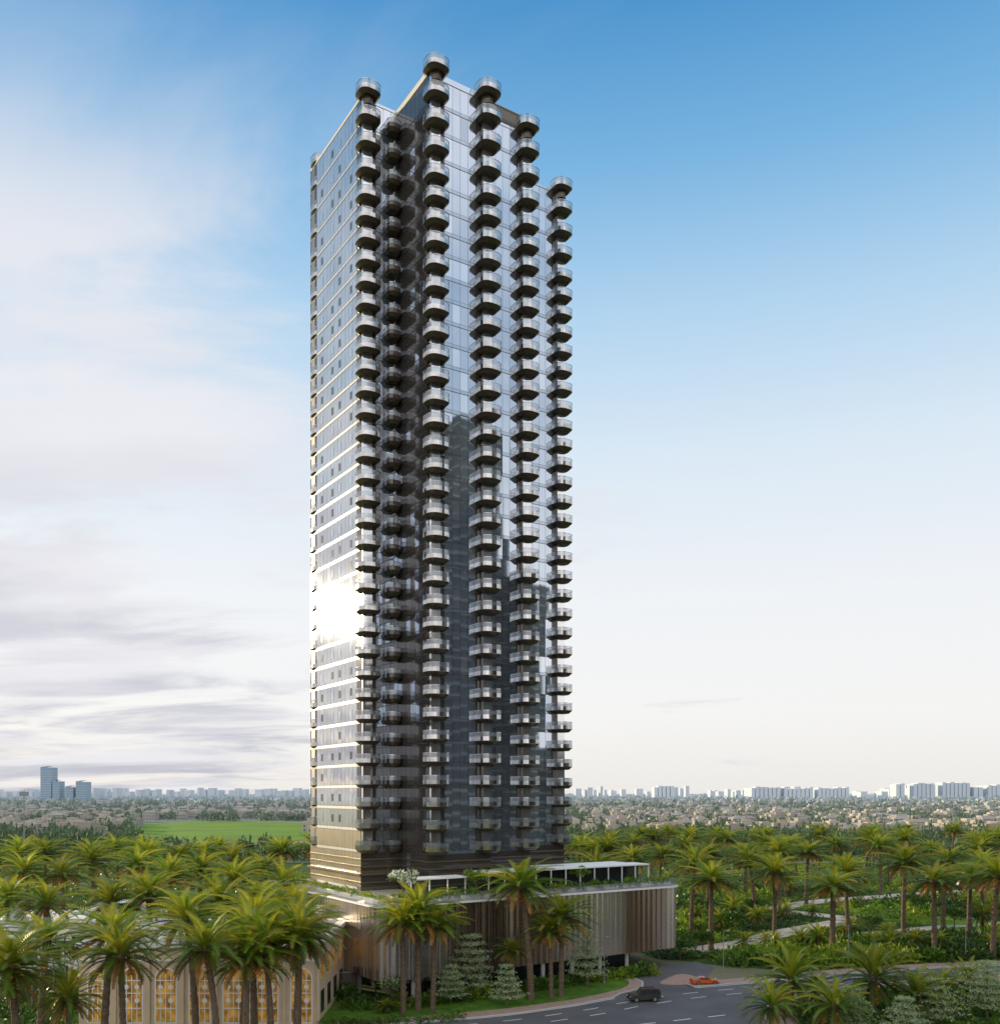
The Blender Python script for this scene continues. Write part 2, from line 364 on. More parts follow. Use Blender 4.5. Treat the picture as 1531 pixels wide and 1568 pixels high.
def facade(p0,p1,kind,pw=1.5):
    p0=np.array(p0,float);p1=np.array(p1,float); Ld=np.linalg.norm(p1-p0); d=(p1-p0)/Ld; n=np.array([d[1],-d[0]])
    nc=max(1,int(round(Ld/pw))); cw=Ld/nc
    for fi in range(len(ZT)-1):
        z0,z1=ZT[fi],ZT[fi+1]
        for c in range(nc):
            a=p0+d*(c*cw+.025); b=p0+d*((c+1)*cw-.025); mid=(a+b)/2
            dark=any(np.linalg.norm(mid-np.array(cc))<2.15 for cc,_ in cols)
            tl=R.uniform(-.007,.007); tv=R.uniform(-.007,.007)
            def pt(p,zz):
                o=(tl if p is a else -tl)+(tv if zz>z0+1 else -tv); q=p+n*o; return (q[0],q[1],zz)
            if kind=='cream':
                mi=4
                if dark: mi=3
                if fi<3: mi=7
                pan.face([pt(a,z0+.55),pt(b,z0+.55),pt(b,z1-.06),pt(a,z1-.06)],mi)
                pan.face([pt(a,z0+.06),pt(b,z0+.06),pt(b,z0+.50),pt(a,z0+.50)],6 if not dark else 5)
                if fi>=3 and (c%5 in (1,3)) and not dark:
                    m0=a+(b-a)*.25; m1=a+(b-a)*.75; o=n*.03
                    wz=z0+1.3
                    pan.face([(m0[0]+o[0],m0[1]+o[1],wz),(m1[0]+o[0],m1[1]+o[1],wz),(m1[0]+o[0],m1[1]+o[1],wz+1.3),(m0[0]+o[0],m0[1]+o[1],wz+1.3)],1 if R.rand()<.5 else 3)
            elif kind=='dark':  # dark bronze panels paint in the shade of the recess wall
                pan.face([pt(a,z0+.1),pt(b,z0+.1),pt(b,z1-.1),pt(a,z1-.1)],3 if R.rand()<.9 else 2)
            elif kind=='hid':
                pan.face([pt(a,z0+.07),pt(b,z0+.07),pt(b,z1-.07),pt(a,z1-.07)],0)
            else:
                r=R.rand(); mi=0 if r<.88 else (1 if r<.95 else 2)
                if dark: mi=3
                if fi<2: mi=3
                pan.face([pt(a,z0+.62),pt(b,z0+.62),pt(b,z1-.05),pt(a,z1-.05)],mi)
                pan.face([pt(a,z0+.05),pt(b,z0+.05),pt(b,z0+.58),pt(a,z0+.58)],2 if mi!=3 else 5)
kinds=['cream','glass','dark','glass','hid','glass','hid','glass','hid','hid']
for i in range(len(foot)):
    facade(foot[i],foot[(i+1)%len(foot)],kinds[i],1.45 if kinds[i]!='cream' else 1.6)
pan.obj('facade_panels',['glassA','glassB','glassC','bronzeglass','cream','bronze','spandrel','tanpanel'],tower)
sl_=MB()
def offs(poly,o):
    n=len(poly); out=[]
    for i in range(n):
        p=np.array(poly[i-1],float);q=np.array(poly[i],float);r=np.array(poly[(i+1)%n],float)
        d1=(q-p)/np.linalg.norm(q-p);d2=(r-q)/np.linalg.norm(r-q)
        n1=np.array([d1[1],-d1[0]]);n2=np.array([d2[1],-d2[0]])
        out.append(tuple(q+(n1+n2)*o))
    return out
fo=offs(foot,.035)
for zz in ZT[1:]:
    sl_.prism(fo,zz-.045,zz+.045,0)
for zz in (15.9,18.6,19.8): sl_.prism(offs(foot,.12),zz-.12,zz+.12,1)
sl_.prism(offs(foot,.5),17.15,17.5,1)
sl_.obj('slab_edges',['joint','bronze'],tower)
pr=MB()
pr.prism(offs(foot,-.1),ZTOP-.28,ZTOP+.02,1)
x0,x1,y0,y1=5.85,17.95,-10.25,8
t=.3
pr.box(x0,x1,y0,y0+t,ZTOP+.05,ZTOP+1.0,2); pr.box(x0,x0+t,y0+t+.002,y1,ZTOP+.05,ZTOP+1.0,0); pr.box(x1-t,x1,y0+t+.002,y1,ZTOP+.05,ZTOP+1.0,0)
pr.box(x0+1.2,x0+1.5,y0+2,y1+4,ZTOP+.05,ZTOP+2.6,0)
pr.box(-1.02,5.8,.58,.88,ZTOP+.05,ZTOP+.5,2); pr.box(-1.02,-.72,.885,23,ZTOP+.05,ZTOP+.5,0)
pr.box(18,28.2,-7.02,-6.7,ZTOP+.05,ZTOP+.5,2); pr.box(28.6,43.2,2.98,3.3,ZTOP+.05,ZTOP+.5,2)
pr.box(20,27,-3.5,8,ZTOP+.03,ZTOP+3.8,3)
for i in range(26):
    u=19.0+i*.34; pr.box(u,u+.14,-4.6,-4.3,ZTOP+.3,ZTOP+5.2,4)
for i in range(36):
    v=-4.2+i*.34; pr.box(27.3,27.6,v,v+.14,ZTOP+.3,ZTOP+5.2,4)
pr.box(18.9,27.8,-4.62,-4.28,ZTOP+5.2,ZTOP+5.4,4)
pr.box(0,5,6,16,ZTOP+.03,ZTOP+1.0,3)
pr.obj('roof_parapet',['creampar','terrace','glassA','joint','bronze'],tower)
bal=MB()
def sup(r,n=28,p=2.9):
    o=[]
    for i in range(n):
        a=2*math.pi*i/n; c,s_=math.cos(a),math.sin(a)
        k=r/((abs(c)**p+abs(s_)**p)**(1/p)); o.append((k*c,k*s_))
    return o
def balcony(u,v,z0,r,dark=False):
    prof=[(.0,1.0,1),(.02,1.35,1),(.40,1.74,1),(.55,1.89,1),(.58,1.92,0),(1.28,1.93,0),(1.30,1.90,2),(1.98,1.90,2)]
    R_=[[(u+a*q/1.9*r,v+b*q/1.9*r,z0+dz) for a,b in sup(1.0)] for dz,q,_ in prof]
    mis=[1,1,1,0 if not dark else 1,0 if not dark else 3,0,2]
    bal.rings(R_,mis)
    bal.face([(u+a*1.0/1.9*r,v+b*1.0/1.9*r,z0) for a,b in sup(1.0)][::-1],1)
    bal.face([(u+a*1.84/1.9*r,v+b*1.84/1.9*r,z0+.85) for a,b in sup(1.0)],3)
    A=[[(u+a*(r+o),v+b*(r+o),z0+zz) for a,b in sup(1.0)] for o,zz in ((.03,1.96),(.03,2.03),(-.05,2.03),(-.05,1.96))]
    bal.rings(A,0)
for ci,((u,v),r) in enumerate(cols):
    for k,zz in enumerate(LV):
        balcony(u,v,zz,r)
        if k<len(LV)-1:
            h=LV[k+1]-zz
            pz0=zz+.87; pz1=zz+h+.02
            if ci==0: bal.box(-1.08,-.6,20.6,22.2,pz0,pz1,4)
            else: bal.box(u-.95,u+.75,v-.15,v+.55,pz0,pz1,5)  # added boxes stand in for bright reflections on door glass
for zz in LV[:-1]:
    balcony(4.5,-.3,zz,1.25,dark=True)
bal.obj('balconies',['silver','soffit','railglass','bronzeglass','joint','doorrefl'],tower,smooth=False)
st=MB()
for (u,v),r in cols: st.cyl(u,v,ZTOP-1.2,ZTOP+.02,.9,.9,16,0)
st.obj('balcony_stubs',['soffit'],tower)

# ------------------------------------------------------------------ podium
pod=empty('podium_building',(O[0],O[1],0),TH)
U0,U1,V0,V1=-7.5,51.5,-20.3,27
def rpath(r=2.5):
    pts=[(U0,V1)]
    def arc(cx,cy,a0,a1):
        for i in range(9):
            a=math.radians(a0+(a1-a0)*i/8); pts.append((cx+r*math.cos(a),cy+r*math.sin(a)))
    arc(U0+r,V0+r,180,270); arc(U1-r,V0+r,270,360); pts.append((U1,V1)); return pts
pth=interp(rpath(),1500)
T=np.gradient(pth,axis=0); T/=np.linalg.norm(T,axis=1)[:,None]; Nn=np.stack([T[:,1],-T[:,0]],1)
s=np.r_[0,np.cumsum(np.linalg.norm(np.diff(pth,axis=0),axis=1))]
left=np.clip((s-40)/12,0,1)*.85+.15
amp=(.16+.10*np.sin(s*.13)+.05*np.sin(s*.31+1))*left
pts=pth+Nn*(amp*np.sin(s*2*math.pi/1.15)+.15)[:,None]
fin=MB(); fin.rings([[(p[0],p[1],3.4) for p in pts],[(p[0],p[1],14.2) for p in pts]],0,close=False)
fin.obj('pleated_screen',['fin'],pod,smooth=True)
ff=MB()
for i in range(60):
    u=-4.5+i*.42+ (0.1 if i%3 else 0)
    if u>14: break
    ff.box(u,u+.07,V0-.62,V0-.42,3.0,14.6,0)
ff.obj('vertical_fins',['silver'],pod)
pb=MB()
body=offs(interp(rpath(),200).tolist(),-.5)
pb.prism(body,3.3,14.1,1,1)
rim=offs(interp(rpath(),200).tolist(),.42)
pb.prism(rim,14.22,14.55,2,3)
pb.box(U0+5,U1-7,V0+5.5,V1-3,0,3.35,4)
for u in range(int(U0)+6,int(U1)-4,6): pb.cyl(u,V0+2.2,0,3.3,.35,.35,12,3)
for i in range(30): pb.box(U0+5+i*1.6,U0+5.1+i*1.6,V0+5.38,V0+5.49,0,3.3,5)
pb.obj('podium_body',['backing','backing','terrace','white','darkglass','joint'],pod)
tr=MB()
for a,b in zip(rim[::3],rim[3::3]):
    tr.face([(a[0]*.995+.1,a[1]*.995,14.55),(b[0]*.995+.1,b[1]*.995,14.55),(b[0]*.995+.1,b[1]*.995,15.6),(a[0]*.995+.1,a[1]*.995,15.6)],0)
tr.box(12,46,V0+1.9,V0+6.2,18.2,18.42,1)
tr.box(-1,9.5,V0+3.5,V0+7.4,17.6,17.8,1)
for i in range(12):
    u=12.3+i*3.05; tr.box(u,u+.14,V0+2.0,V0+2.14,14.56,18.19,1)
    tr.box(u,u+.14,V0+5.9,V0+6.04,14.56,18.19,2)
for i in range(4):
    u=-.6+i*3.2; tr.box(u,u+.14,V0+3.7,V0+3.84,14.56,17.59,1)
tr.box(24,44,V0+5.6,V0+5.7,14.56,18.15,3)
tr.box(18.5,49,V0+8.3,V0+16,14.56,17.6,4)
tr.box(18,49.5,V0+8,V0+16.3,17.62,17.85,1)
for i in range(14):
    u=-5+i*4; tr.box(u,u+2.9,V0+.7,V0+1.5,14.56,15.15,1)
tr.box(-6.3,-4.6,-17,22,14.56,15.0,5)
tr.box(-6.9,-6.3,-18,23,14.56,14.9,1)
for i in range(9):
    u=-3+i*4.6; tr.box(u,u+.7,V0+2.6,V0+3.4,14.56,14.9,1)
tr.obj('terrace_pergola',['railglass','white','joint','darkglass','bronzeglass','creampar'],pod)

# ------------------------------------------------------------------ opposite towers (real neighbours, reflected in the facade)
def opp(name,x,y,w_,d_,h,rz,roundt=False,m0='citydark'):
    e=empty(name,(x,y,0),rz); b=MB()
    if roundt:
        b.cyl(0,0,0,h,w_/2,w_/2,32,0)
        for k in range(int(h/3.6)): b.cyl(0,0,2+k*3.6,2.9+k*3.6,w_/2+.9,w_/2+.9,32,1)
    else:
        b.box(-w_/2,w_/2,-d_/2,d_/2,0,h,0)
        for k in range(int(h/3.6)): b.box(-w_/2-.15,w_/2+.15,-d_/2-.15,d_/2+.15,3+k*3.6,3.3+k*3.6,1)
        for k in range(int(w_/4)): b.box(-w_/2+k*4,-w_/2+k*4+.3,-d_/2-.25,d_/2+.25,0,h,0)
    b.obj('shaft',[m0,'cityband'],e)
opp('office_tower',133,90,22,20,150,.45)
opp('round_tower',111,96.5,11,11,112,0,True)
opp('apartment_block',147,112,20,22,104,.45)
opp('hotel_tower',116,70,22,20,76,.5,m0='citybrown')
for i,(x,y,h) in enumerate(((190,60,60),(230,110,50),(180,20,70),(260,20,55),(210,-40,65))):
    opp('apartment_block',x,y,30,25,h,.3*i)

# ------------------------------------------------------------------ palms
def palm_mesh(H,seed,nf=56,Lf=4.6,skirt=True,lean=.3):
    rr=np.random.RandomState(seed); b=MB()
    n=10
    rings=[]
    lx,ly=rr.uniform(-lean,lean,2)
    for k in range(25):
        t=k/24; r=.34-.10*t+ (.10 if k==0 else 0)+(.045 if k%2 else 0)+(.16*max(0,(t-.85)/.15))
        rings.append([(lx*t*t+r*math.cos(2*math.pi*i/n),ly*t*t+r*math.sin(2*math.pi*i/n),H*t) for i in range(n)])
    b.rings(rings,0)
    tris=[];mi=[]
    top=np.array([lx,ly,H])
    for f in range(nf):
        t=(f+.5)/nf
        az=f*2.39996+rr.uniform(-.3,.3)
        e0=math.radians(84-112*t**.9+rr.uniform(-10,10)); Lr=Lf*(0.84+.24*math.sin(math.pi*min(1,t+.12)))*rr.uniform(.82,1.1)
        droop=math.radians(68+rr.uniform(-18,24))*(1-.35*t)
        g=(5 if rr.rand()<.7 else 1) if t<.42 else (1 if t<.64 else 2)  # upper fronds mostly get the painted sunlit tone
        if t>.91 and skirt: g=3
        ns=24; p=top+np.array([math.cos(az)*.2,math.sin(az)*.2,-.6*t]); ds=Lr/ns
        hd=np.array([math.cos(az),math.sin(az),0]); sd_=np.array([-math.sin(az),math.cos(az),0])
        tw=rr.uniform(-.6,.6)
        for k in range(ns):
            s_=k/ns; e=e0-droop*s_**1.3
            dr=hd*math.cos(e)+np.array([0,0,math.sin(e)]); up=-hd*math.sin(e)+np.array([0,0,math.cos(e)])
            q=p+dr*ds
            wr=.07*(1-s_)+.02
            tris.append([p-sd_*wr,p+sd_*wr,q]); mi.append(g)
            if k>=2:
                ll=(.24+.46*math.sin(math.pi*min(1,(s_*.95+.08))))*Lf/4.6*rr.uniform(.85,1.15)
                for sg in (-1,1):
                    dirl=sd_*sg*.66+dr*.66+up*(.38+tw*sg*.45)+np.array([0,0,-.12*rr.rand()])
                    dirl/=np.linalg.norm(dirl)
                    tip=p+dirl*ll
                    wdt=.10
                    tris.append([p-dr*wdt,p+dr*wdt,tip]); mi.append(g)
            p=q
    for f in range(7):
        az=rr.uniform(0,6.28)
        for k in range(34):
            c=top+np.array([math.cos(az)*(.8+.5*rr.rand()),math.sin(az)*(.8+.5*rr.rand()),-.9-1.4*rr.rand()])+rr.uniform(-.22,.22,3)
            o=rr.uniform(-.15,.15,(3,3)); tris.append((c+o)); mi.append(4)
    for tr_,m_ in zip(tris,mi): b.face(tr_,m_)
    return b.obj('palm_mesh',['trunk','frond','frondlow','dry','fruit','frondhi'],link=False)
tallm=[palm_mesh(15,10+i,nf=[66,56,74,50,62][i],Lf=[5.1,4.8,5.3,4.9,5.0][i],lean=.9) for i in range(5)]
midm=[palm_mesh(12.5,20+i,nf=60,Lf=4.7) for i in range(3)]
shortm=[palm_mesh(4.0,30+i,nf=50,Lf=4.5,skirt=False) for i in range(3)]
def place(name,me,x,y,sc=1.,szx=None,z=0):
    o=bpy.data.objects.new(name,me); scene.collection.objects.link(o)
    o.location=(x,y,z); o.rotation_euler=(random.uniform(-.03,.03),random.uniform(-.03,.03),random.uniform(0,6.28)); o.scale=(sc,sc,szx or sc); return o
BASE={'t':15,'m':12.5,'s':4.0}; SETS={'t':tallm,'m':midm,'s':shortm}
def palm_px(x,yc,Hc,kind='t',rad=1.):
    d=F*(CH-Hc)/(yc-HY); X_=(x-CX)*d/F
    place('palm_tree',random.choice(SETS[kind]),X_,d,rad,Hc/BASE[kind])
for x,y,H,k,r in [(30,1475,14.5,'t',1.2),(158,1428,15,'t',1.35),(-20,1425,15,'t',1.2),(100,1525,11,'m',.8),(45,1330,16,'t',1.4),(-15,1318,16,'t',1.4),
                  (100,1335,15.5,'t',1.4),(145,1318,16,'t',1.4),(210,1322,16,'t',1.45),(262,1340,15.5,'t',1.35),(305,1328,16,'t',1.4),(352,1312,16,'t',1.4),(395,1330,15.5,'t',1.3),
                  (235,1372,15.5,'t',1.25),(325,1382,15.5,'t',1.45),(372,1404,15.5,'t',1.45),(405,1378,15.5,'t',1.35),(440,1392,15,'t',1.3),(335,1450,14.5,'t',1.2),(415,1446,14,'t',1.2),(452,1434,14.5,'m',1.2),
                  (300,1404,15,'t',1.25),(474,1296,16,'t',1.2),(5,1375,15.5,'t',1.3),(375,1465,13,'m',1.15),(65,1385,15,'t',1.2),(178,1380,15,'t',1.2),
                  (350,1345,15.5,'t',1.35),(425,1350,15.5,'t',1.2),(60,1440,14.5,'t',1.2),(-5,1500,13,'m',1.0),(455,1415,15,'t',1.25),(390,1425,15,'t',1.3),(190,1460,14,'m',1.15)]:
    palm_px(x,y,H,k,r)
for i in range(12): palm_px(random.uniform(-20,440),random.uniform(1294,1312),15.5,'t',1.4)
def palm_at(x,ybase,ycrown,kind='t',rad=1.):
    X_,d=W(x,ybase); Hc=CH-(ycrown-HY)*d/F
    place('palm_tree',random.choice(SETS[kind]),X_,d,rad,Hc/BASE[kind])
palm_at(617,1552,1410,'m',1.2); palm_at(640,1548,1392,'m',1.3); palm_at(662,1550,1416,'m',1.15)
palm_at(812,1532,1355,'t',1.5); palm_at(858,1528,1400,'m',1.3); palm_at(843,1530,1425,'m',1.05)
palm_at(782,1528,1455,'m',.8); palm_at(590,1552,1540,'s',.5)
rowR=[(885,1290),(915,1300),(940,1285),(968,1290),(1000,1300),(1025,1275),(1060,1285),(1088,1305),(1120,1282),(1140,1300),(1165,1268),(1190,1300),(1215,1285),(1235,1300),(1255,1275),(1285,1290),(1302,1325),(1330,1280),(1360,1290),(1385,1262),(1385,1315),(1410,1290),(1425,1345),(1450,1318),(1480,1335),(1500,1310),(1525,1340),(1275,1350),(1190,1330),(1050,1320),(1085,1345),(980,1315),(920,1318),(1160,1310)]
for i,(x,y) in enumerate(rowR): palm_px(x+random.uniform(-8,8),y+random.uniform(-2,10),14+1.8*((i*7)%3)/2,'t',random.uniform(1.25,1.65))
for i in range(22): 
    x=random.uniform(880,1560); y=random.uniform(1268,1300); palm_px(x,y,13.5+random.random()*2.5,'t',random.uniform(1.2,1.6))
for i in range(50):
    x=random.uniform(1040,1540); y=random.uniform(1365,1475); X_,d=W(x,y)
    if d<180 or np.min(np.hypot(PATHS[:,0]-X_,PATHS[:,1]-d))<6: continue
    place('palm_tree',random.choice(shortm),X_,d,random.uniform(.5,.9))
for x,y,s_ in [(1210,1558,1.4),(1180,1585,1.0),(1335,1560,1.5),(1275,1590,1.1),(1400,1570,1.1),(1480,1545,1.0),(1250,1548,.8),(1440,1550,.9)]:
    X_,d=W(x,y); place('palm_tree',random.choice(shortm),X_,d,s_)

# ------------------------------------------------------------------ foliage masses
def cloud(rr,n,r,h,ls,asp=.45,hollow=.45):
    d=rr.normal(size=(n,3)); d[:,2]=np.abs(d[:,2]); d/=np.linalg.norm(d,axis=1)[:,None]
    rad=rr.uniform(hollow,1,(n,1))**.6
    c=d*rad*np.array([r,r,h])
    a=d+rr.normal(size=(n,3))*.6; a[:,2]+=.1; a/=np.linalg.norm(a,axis=1)[:,None]
    b=np.cross(a,rr.normal(size=(n,3))); b/=np.linalg.norm(b,axis=1)[:,None]
    l=ls*rr.uniform(.6,1.3,(n,1)); 
    return np.stack([c-b*l*asp*.2,c+a*l*.5-b*l*asp*.5,c+a*l,c+a*l*.5+b*l*asp*.5],1)
def mass(name,pts,mats,nleaf,ls,parent=None,seed=1,asp=.45):
    rr=np.random.RandomState(seed); tm=[cloud(rr,nleaf,1,1,ls,asp) for _ in range(8)]
    Q=[];mi=[]
    for (x,y,z,r,h,m_) in pts:
        t=tm[rr.randint(8)]; a=rr.uniform(0,6.28); c,s_=math.cos(a),math.sin(a)
        qx=t[...,0]*c-t[...,1]*s_; qy=t[...,0]*s_+t[...,1]*c
        Q.append(np.stack([qx*r+x,qy*r+y,t[...,2]*h+z],-1)); mi.append(np.full(len(t),m_))
    return polymesh(name,np.concatenate(Q),np.concatenate(mi),mats,parent)
pts=[]
while len(pts)<3300:
    x=random.uniform(985,1640); y=1346+ (1482-1346)*random.random()**.8; X_,d=W(x,y)
    ye=np.interp(X_,[p[0] for p in FEs],[p[1] for p in FEs])
    if d<ye+5.0: continue
    du=(X_-O[0])*cs+(d-O[1])*sn; dv=-(X_-O[0])*sn+(d-O[1])*cs
    if du<U1+2.5 and dv>V0-2: continue
    if X_<40 and d<176: continue
    pd=np.min(np.hypot(PATHS[:,0]-X_,PATHS[:,1]-d))
    if pd<4.2: continue
    r=random.uniform(.9,2.3); h=r*random.uniform(.7,1.3)
    if pd<12: r*=.6;h*=.4
    k=math.sin(X_*.09+d*.05)+random.uniform(-1,1)
    pts.append((X_,d,0,r,h,0 if k<-.3 else (1 if k<.6 else 2)))
mass('garden_shrubbery',pts,['leafD','leafM','leafL'],46,.5)
pts=[]
for i in range(420):
    X_=random.uniform(38,95); d=random.uniform(118,158)
    ye=np.interp(X_,[35.5,36.5,41.5,55,85,140],[110,130,141,151,160,168])
    if d>ye-5.2 or X_<41: continue
    r=random.uniform(.8,1.8); pts.append((X_,d,0,r,r*random.uniform(.7,1.1),random.choice([0,1,1])))
mass('planting_bed',pts,['leafD','leafM','leafL'],60,.45,seed=4)
pts=[]
for i in range(230):
    u=random.uniform(-8,42); v=V0-random.uniform(.8,4.2)
    X_,d=loc2w(u,v); r=random.uniform(.7,1.4); pts.append((X_,d,.1,r,r*random.uniform(.8,1.4),random.choice([0,0,1,1,2])))
for i in range(90):
    u=U0-random.uniform(1,5); v=random.uniform(-22,22); X_,d=loc2w(u,v); r=random.uniform(.8,1.8); pts.append((X_,d,.1,r,r*1.2,random.choice([0,1])))
mass('podium_hedge',pts,['leafD','leafM','leafL'],70,.42,seed=5)
pts=[]
for i in range(150):
    u=random.uniform(-5,49.5); v=V0+random.uniform(.5,1.6); X_,d=loc2w(u,v); pts.append((X_,d,15.0,random.uniform(.4,.8),random.uniform(.5,1.3),random.choice([0,1,1,2])))
for i in range(24):
    u=random.uniform(10,48); v=V0+random.uniform(6.5,8); X_,d=loc2w(u,v); pts.append((X_,d,14.6,random.uniform(.7,1.2),random.uniform(1.2,2.4),random.choice([0,1])))
for i in range(70):
    u=random.uniform(-6.3,-4.6); v=random.uniform(-17,22); X_,d=loc2w(u,v); pts.append((X_,d,14.9,.6,random.uniform(.4,.9),random.choice([1,2,2])))
mass('terrace_plants',pts,['leafD','leafM','leafL'],44,.5,seed=6)
pts=[]
for i in range(420):
    x=random.uniform(-80,480); d=random.uniform(158,380); X_=(x-CX)*d/F; r=random.uniform(1.2,2.6); pts.append((X_,d,0,r,r*random.uniform(.8,1.3),random.choice([0,1,1,2])))
for i in range(120):
    X_=random.uniform(-75,-56); d=random.uniform(112,160); r=random.uniform(1,2.2); pts.append((X_,d,0,r,r,0))
for i in range(60):
    X_=random.uniform(-24,-5); d=random.uniform(121.5,124)+ (X_+24)*.25; r=random.uniform(.6,1.0); pts.append((X_,d+2,0.1,r,r,random.choice([0,1])))
for i in range(500):
    x=random.uniform(880,1580); d=random.uniform(345,560); X_=(x-CX)*d/F; r=random.uniform(1.5,3.2); pts.append((X_,d,0,r,r,random.choice([0,1,1,2])))
mass('undergrowth',pts,['leafD','leafM','leafL'],56,.4,seed=7)

def tiered(name,x,y,h,r,mats,tiers=6,seed=0,leaf=.5,z=0,lpt=40):
    rr=np.random.RandomState(seed); e=empty(name,(x,y,z)); b=MB()
    b.tube((0,0,0),(0,0,h*.95),.18*h/8,.04,8,0); Q=[]
    for t in range(tiers):
        zz=h*(.22+.76*t/(tiers-1)); rad=r*(1-.78*(t/(tiers-1)))*rr.uniform(.85,1.1)
        nb=max(4,int(9-t*.6))
        for k in range(nb):
            a=k*2*math.pi/nb+rr.uniform(-.3,.3)+t; rl=rad*rr.uniform(.7,1.1); zt=zz+rl*.14
            b.tube((0,0,zz-.2),(rl*math.cos(a),rl*math.sin(a),zt),.05,.015,4,0)
            for j in range(4):
                s_=(j+1)/4; c=cloud(rr,lpt//2,r*.19,h*.028,leaf*.6)
                c=c+np.array([rl*s_*math.cos(a),rl*s_*math.sin(a),zz+(zt-zz)*s_]); Q.append(c)
    b.obj('trunk',['bark'],e); Q=np.concatenate(Q); mi=(rr.rand(len(Q))<.2).astype(int)
    polymesh('leaves',Q,mi,mats,e); return e
def tp(x,yb,hpx,rpx,**k):
    X_,d=W(x,yb); return tiered('variegated_tree',X_,d,hpx*d/F,rpx*d/F,**k)
tp(722,1530,96,44,mats=['leafW','leafM'],tiers=7,seed=1); tp(690,1538,58,30,mats=['leafW','leafM'],seed=2)
tp(898,1512,86,36,mats=['leafW','leafM'],tiers=6,seed=3); tp(775,1542,62,27,mats=['leafW','leafM'],seed=4)
tp(1430,1572,70,48,mats=['leafW','leafL'],seed=5); tp(1510,1560,85,62,mats=['leafW','leafL'],seed=6,tiers=7); tp(1300,1585,70,45,mats=['leafW','leafM'],seed=7)
tp(1385,1600,70,45,mats=['leafW','leafM'],seed=8)
def round_tree(name,x,y,z,h,r,mats,p=.2,seed=0,n=900,leaf=.4):
    rr=np.random.RandomState(seed); e=empty(name,(x,y,z)); b=MB()
    b.tube((0,0,0),(0,0,h*.5),.14,.1,8,0); Q=[]
    for k in range(9):
        a=k*.7*2; rl=r*rr.uniform(.35,.75); zz=h*rr.uniform(.55,.85)
        c=np.array([rl*math.cos(a),rl*math.sin(a),zz]); b.tube((0,0,h*.45),tuple(c),.07,.02,5,0)
        q=cloud(rr,n//9,r*.48,r*.42,leaf); Q.append(q+c)
    b.obj('trunk',['bark'],e); Q=np.concatenate(Q); mi=(rr.rand(len(Q))<p).astype(int)
    polymesh('leaves',Q,mi,mats,e)
X_,d=loc2w(-2.5,-17.6); round_tree('blossom_tree',X_,d,14.6,5.0,2.5,['leafM','flower'],.5,1)
for i,uu in enumerate((10.6,20,31)):
    X_,d=loc2w(uu,-17.6); round_tree('terrace_tree',X_,d,14.6,4.6-.4*i,1.9-.2*i,['leafM','leafL'],.4,2+i)
X_,d=W(503,1500); round_tree('blossom_tree',X_,d,0,5.5,2.2,['leafM','flower'],.5,3)
X_,d=W(575,1525); round_tree('blossom_tree',X_,d,0,4.2,1.8,['leafD','flower'],.4,4)
X_,d=W(602,1540); round_tree('broadleaf_tree',X_,d,0,4.0,1.9,['leafM','flower'],.25,5)
for i,(x,y) in enumerate([(1040,1470),(1075,1455),(1120,1430),(1150,1400),(1060,1400),(1330,1430),(1460,1420),(1400,1395),(1260,1450),(1520,1400)]):
    X_,d=W(x,y); round_tree('broadleaf_tree',X_,d,0,random.uniform(3,4.5),random.uniform(2.2,3.2),['leafD','leafM'],.5,10+i,n=1100,leaf=.55)

# ------------------------------------------------------------------ distant plain
def ingolf(X_,d):
    px_=CX+X_*F/d
    return 205<px_<480 and 440<d<1060
near=[];far=[]
for i in range(8400):
    y=1216.5+ (1320-1216.5)*random.random()**2.0; x=random.uniform(-60,1600); X_,d=W(x,y)
    if d>9000 or d<430: continue
    if ingolf(X_,d): continue
    sc=1+ d/4000; r=random.uniform(2.6,5)*sc; q=(X_,d,random.uniform(0,1.5),r,random.uniform(4.5,8)*min(1.6,1+d/6000),0)
    (near if d<1500 else far).append(q)
for i in range(40):
    X_=random.uniform(-340,-130); near.append((X_,random.uniform(575,592),0,2.5,3.5,0)); near.append((X_,random.uniform(1030,1080),0,5,8,0))
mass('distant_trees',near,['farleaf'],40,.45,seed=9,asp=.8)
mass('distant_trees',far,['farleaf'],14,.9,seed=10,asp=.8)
hb=MB()
for i in range(1600):
    y=1217+(1285-1217)*random.random()**1.5; x=random.uniform(-60,1600); X_,d=W(x,y)
    if d<600 or ingolf(X_,d): continue
    w_=random.uniform(8,16)*(1+d/5500); dp=random.uniform(9,16); h=random.uniform(5.5,8.5)*(1+d/8000); 
    hb.box(X_-w_/2,X_+w_/2,d-dp/2,d+dp/2,0,h,0)
    if random.random()<.45:
        b0=[(X_-w_/2-.5,d-dp/2-.5,h),(X_+w_/2+.5,d-dp/2-.5,h),(X_+w_/2+.5,d+dp/2+.5,h),(X_-w_/2-.5,d+dp/2+.5,h)]
        k=w_*.25; t0=(X_-k,d,h+2.2); t1=(X_+k,d,h+2.2)
        hb.face([b0[0],b0[1],t1,t0],1);hb.face([b0[1],b0[2],t1],1);hb.face([b0[2],b0[3],t0,t1],1);hb.face([b0[3],b0[0],t0],1)
    else:
        hb.box(X_-w_*.3,X_+w_*.15,d-dp*.3,d+dp*.3,h+.01,h+2.6,0)
    if d<2500:
        for k in range(4):
            xx=X_-w_/2+w_*(k+.3)/4
            for zz in (1,4.2):
                if zz+1.6<h: hb.face([(xx,d-dp/2-.05,zz),(xx+1.5,d-dp/2-.05,zz),(xx+1.5,d-dp/2-.05,zz+1.6),(xx,d-dp/2-.05,zz+1.6)],2)
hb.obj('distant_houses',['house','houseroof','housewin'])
sk=MB()
